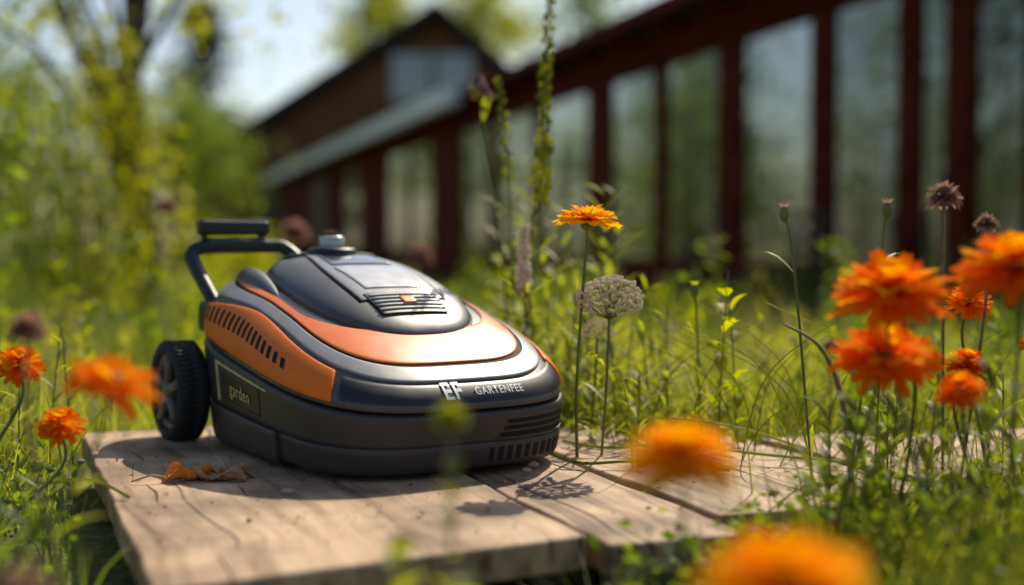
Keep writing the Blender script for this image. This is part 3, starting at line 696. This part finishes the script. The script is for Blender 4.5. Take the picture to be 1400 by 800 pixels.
def far(pts,Y0=2.45,k=1.14): return [(x*k,Y0+(y-2.15)*k,.32+(z-.32)*k) for x,y,z in pts]
g0=-.04
stalk('seed_stalk',far([(-.01,2.15,g0),(.02,2.14,.15),(.05,2.12,.38),(.055,2.12,.58),(.066,2.12,.76)]),.5,.97,'pod',1,M_leafY,.0036,84,.0165)
stalk('seed_stalk',far([(.0,2.2,g0),(-.012,2.2,.25),(-.045,2.2,.48),(-.058,2.2,.60)]),.85,1,'pod',2,M_brownf,.0038,18,.016)
stalk('seed_stalk',far([(.02,2.22,g0),(.0,2.22,.25),(-.006,2.2,.45),(-.025,2.2,.60)]),.62,1,'pod',3,M_leafY,.0038,24,.014)
stalk('seed_stalk',[(.01,2.15,g0),(.022,2.14,.15),(.02,2.14,.25),(.022,2.14,.345)],.6,1,'pod',4,M_white,.0026,70,.012)
stalk('seed_stalk',far([(.05,2.3,g0),(.03,2.28,.25),(.045,2.25,.44),(.07,2.25,.5)]),.6,1,'pod',5,M_leafY,.003,24,.014)
def weed(x,y,h,seed,mat=M_grass,L=.07,W=.011,nl=16,lean=None,g=None,name='leafy_weed'):
    rs=random.Random(seed); mb=MB(); g=float(gz(x,y)) if g is None else g; lx,ly=lean or (rs.uniform(-.1,.1),rs.uniform(-.1,.1))
    st=arc([(x,y,g-.01),(x+lx*h*.3,y+ly*h*.3,g+h*.4),(x+lx*h*1.0,y+ly*h,g+h)],8); mb.tube(st,[.0024*(1-.7*i/len(st)) for i in range(len(st))],6,0)
    for i in range(nl):
        f=.1+.88*i/nl; p=st[int(f*(len(st)-1))]; a=i*2.2+rs.random(); mb.leaf(p,(math.cos(a),math.sin(a),rs.uniform(.5,1.4)),L*rs.uniform(.6,1.1)*(1.1-.4*f),W*rs.uniform(.8,1.2),1)
    mb.obj(name,[M_stem,mat])
rs=random.Random(5)
for i in range(22): weed(rs.uniform(.08,.28),rs.uniform(1.98,2.45),rs.uniform(.16,.36),i,M_grass,.075,.009,18)
for i in range(14): weed(rs.uniform(.0,.22),rs.uniform(2.4,3.0),rs.uniform(.3,.52),20+i,M_grass,.11,.014,22)
for i in range(30): weed(rs.uniform(.28,1.0),rs.uniform(1.80,2.6),rs.uniform(.12,.30),240+i,M_grass,.06,.008,14)
for i in range(40): weed(rs.uniform(.33,.9),rs.uniform(1.0,1.7),rs.uniform(.16,.30),80+i,M_leafG,.06,.012,16)
for i in range(26): weed(rs.uniform(.14,.6),rs.uniform(.62,.98),rs.uniform(.08,.19),320+i,M_leafG,.035,.014,18)
for i in range(16): weed(rs.uniform(-.95,-.68),rs.uniform(1.4,2.3),rs.uniform(.14,.30),140+i,M_grass,.06,.010,14)
for i in range(12): weed(rs.uniform(-.55,-.42),rs.uniform(.95,1.25),rs.uniform(.1,.2),160+i,M_leafG,.06,.012,12)
for i in range(14): weed(rs.uniform(-1.6,.0),rs.uniform(2.8,3.8),rs.uniform(.2,.42),180+i,M_leafY,.07,.014,16)
weed(.32,2.0,.36,201,M_leafY,.05,.026,14,(.05,0)); weed(.365,2.05,.33,202,M_leafY,.05,.026,12,(-.05,0)); 
def bud(x,y,z,seed,base,mat=M_brownf,r=.008,name='flower_bud'):
    mb=MB(); c=Vector((x,y,z)); g=float(gz(*base)); mb.ball(c,r,0,6,(.85,.85,1.5)); 
    rs=random.Random(seed)
    for i in range(10):
        a=i*.628; mb.leaf(c+Vector((math.cos(a)*r*.3,math.sin(a)*r*.3,r*.2)),(math.cos(a)*.35,math.sin(a)*.35,1),r*1.9,r*.5,1)
    st=arc([c,(x-(x-base[0])*.25,y,z-.08),(base[0],base[1],g)]); mb.tube(st,.0019,6,0)
    for k in(6,8,10): mb.leaf(st[k],(rs.uniform(-1,1),rs.uniform(-1,1),.8),.06,.009,2)
    mb.obj(name,[M_stem,mat,M_grass])
bud(.361,1.70,.356,1,(.42,1.75)); bud(.483,1.65,.360,2,(.44,1.7)); bud(.30,2.1,.24,4,(.32,2.15),M_leafY)
def dried(x,y,z,D,seed,base,name='dried_flower_head',mat=None):
    mb=MB(); c=Vector((x,y,z)); rs=random.Random(seed)
    for i in range(90):
        u=i/90; ph=i*2.4; el=math.acos(1-1.5*u); d=Vector((math.sin(el)*math.cos(ph),math.sin(el)*math.sin(ph),math.cos(el))); mb.leaf(c+d*D*.1,d,D*rs.uniform(.28,.42),D*.17,1)
    mb.ball(c,D*.2,1,5); g=float(gz(*base)); mb.tube(arc([c,(x,y,z-.1),(base[0],base[1],g)]),.002,6,0); mb.obj(name,[M_stemb,mat or M_brownf])
dried(.539,1.60,.372,.052,1,(.56,1.65)); dried(.60,1.62,.34,.035,2,(.58,1.68))
for k,(x,y,z,D) in enumerate([(-.66,3.9,.34,.11),(-.58,4.1,.30,.10),(-.30,4.2,.27,.10),(-1.05,3.9,.42,.08),(-.455,1.2,.235,.045),(-.27,.70,.125,.035),(.60,2.4,.12,.04)]):
    dried(x,y,z,D,10+k,(x+.03,y+.04),mat=M_pink)
weed(-.052,.93,.265,300,M_leafY,.026,.015,16,(.04,0),-.085,'foreground_sprig'); dried(-.045,.93,.190,.030,44,(-.05,.95),mat=M_leafY)
weed(-.085,.95,.19,301,M_leafY,.040,.028,18,(0,0),-.085,'foreground_sprig')
weed(-.035,.88,.18,303,M_leafY,.038,.026,16,(0.03,0),-.085,'foreground_sprig')
weed(-.03,.80,.13,302,M_leafG,.038,.024,14,(0,0),-.085,'foreground_sprig')
weed(.07,.85,.14,304,M_leafG,.034,.020,14,(0,0),-.085,'foreground_sprig')
weed(-.005,.74,.14,305,M_leafY,.03,.018,14,(0,0),-.085,'foreground_sprig')
weed(.11,.78,.15,306,M_leafG,.034,.018,16,(0,0),-.085,'foreground_sprig')
def longblade(pts,r,mat,name): mb=MB(); st=arc(pts,8); mb.tube(st,[r*(1-.8*(i/len(st))**2) for i in range(len(st))],5,0); mb.obj(name,[mat])
longblade([(.44,1.62,-.08),(.425,1.62,.09),(.395,1.62,.18),(.345,1.62,.215)],.0042,M_stemb,'arching_stem')
rs=random.Random(77)
mb=MB()
for i in range(80):
    x=rs.uniform(.14,.75);y=rs.uniform(1.82,2.2); a=rs.uniform(0,6.28); L=rs.uniform(.18,.40); g=float(gz(x,y))
    p=arc([(x,y,g),(x+.06*math.cos(a),y+.06*math.sin(a),g+L*.55),(x+.2*L/.3*math.cos(a),y+.1*math.sin(a),g+L*.8)],6); mb.tube(p,[.0014*(1-.8*k/len(p)) for k in range(len(p))],4,0)
for i in range(60):
    x=rs.uniform(.3,.95);y=rs.uniform(1.0,1.7); a=rs.uniform(0,6.28); L=rs.uniform(.18,.36); g=float(gz(x,y))
    p=arc([(x,y,g),(x+.05*math.cos(a),y+.05*math.sin(a),g+L*.55),(x+.15*math.cos(a),y+.1*math.sin(a),g+L*.85)],6); mb.tube(p,[.0014*(1-.8*k/len(p)) for k in range(len(p))],4,0)
mb.obj('wiry_grass_stems',[M_grass])
mb=MB()
for pts in ([(.08,1.98,.01),(.14,1.9,.012),(.25,1.88,.02),(.36,1.84,.012),(.5,1.80,.006)],[(.06,1.86,.008),(.10,1.80,.006),(.18,1.79,.01),(.3,1.75,.005)],[(-.66,1.72,.004),(-.60,1.62,.012),(-.53,1.60,.02),(-.47,1.56,.006)],[(.10,2.02,.02),(.2,1.95,.05),(.33,1.93,.04),(.44,1.9,.01)]):
    st=arc(pts,6); mb.tube(st,.0022,5,0)
mb.obj('creeping_stems',[M_grass])
def dryleaf(cx,cy,rot,L,W,curl,seed,mb,mi):
    rs=random.Random(seed); vs=[];nu,nv=13,9; ph=[rs.uniform(0,6) for _ in range(4)]
    for i in range(nu):
        t=i/(nu-1); w=W*math.sin(math.pi*min(1,t*.93+.05))**.7*(1+.15*math.sin(9*t+ph[0]))
        for j in range(nv):
            s=2*j/(nv-1)-1; a=s*curl; x=L*(t-.5); y=w*math.sin(a)/max(.3,curl)*1.2; z=w*(1-math.cos(a))*.75+.006*math.sin(11*t+ph[1])*abs(s)+.004*math.sin(7*s+8*t+ph[2])+.005
            vs.append((cx+x*math.cos(rot)-y*math.sin(rot),cy+x*math.sin(rot)+y*math.cos(rot),max(.001,z)))
    mb.add(vs,gridfaces(nu,nv),mi)
mb=MB(); dryleaf(-.430,1.70,.5,.075,.020,1.5,1,mb,0); dryleaf(-.395,1.695,-.15,.085,.017,1.3,2,mb,1); dryleaf(-.425,1.715,1.9,.045,.014,1.2,3,mb,0); dryleaf(-.37,1.715,.3,.05,.010,1.4,4,mb,1)
mb.tube([(-.45,1.685,.006),(-.475,1.675,.012),(-.50,1.67,.004)],.0013,5,1)
mb.obj('fallen_dry_leaf',[plain('dry_leaf_orange',(.75,.26,.03),.7,noise=.4,scale=90),plain('dry_leaf_brown',(.42,.25,.13),.75,noise=.4,scale=90)])
mb=MB()
for (x,y,s) in((-.283,1.60,.0075),(-.62,1.83,.005),(.02,1.76,.006),(.05,1.70,.004),(.03,1.80,.007),(-.30,1.45,.003)): mb.ball((x,y,s*.55),s,0,6,(1.2,.9,.7))
mb.obj('pebbles',[plain('pebble',(.36,.27,.19),.8,noise=.3,scale=90)])
n=420; x=RNG.uniform(-.6,.9,n);y=RNG.uniform(1.3,2.0,n);k=on_deck(x,y,-.02);C=np.stack([x[k],y[k],np.full(k.sum(),.003)],1); S=U(len(C),.003,.011); V,F=leaves_arrays(C,S,S*.4,.93); V[:,2]=np.maximum(V[:,2],.0012); np_mesh('deck_litter',V,F,[M_brownf])
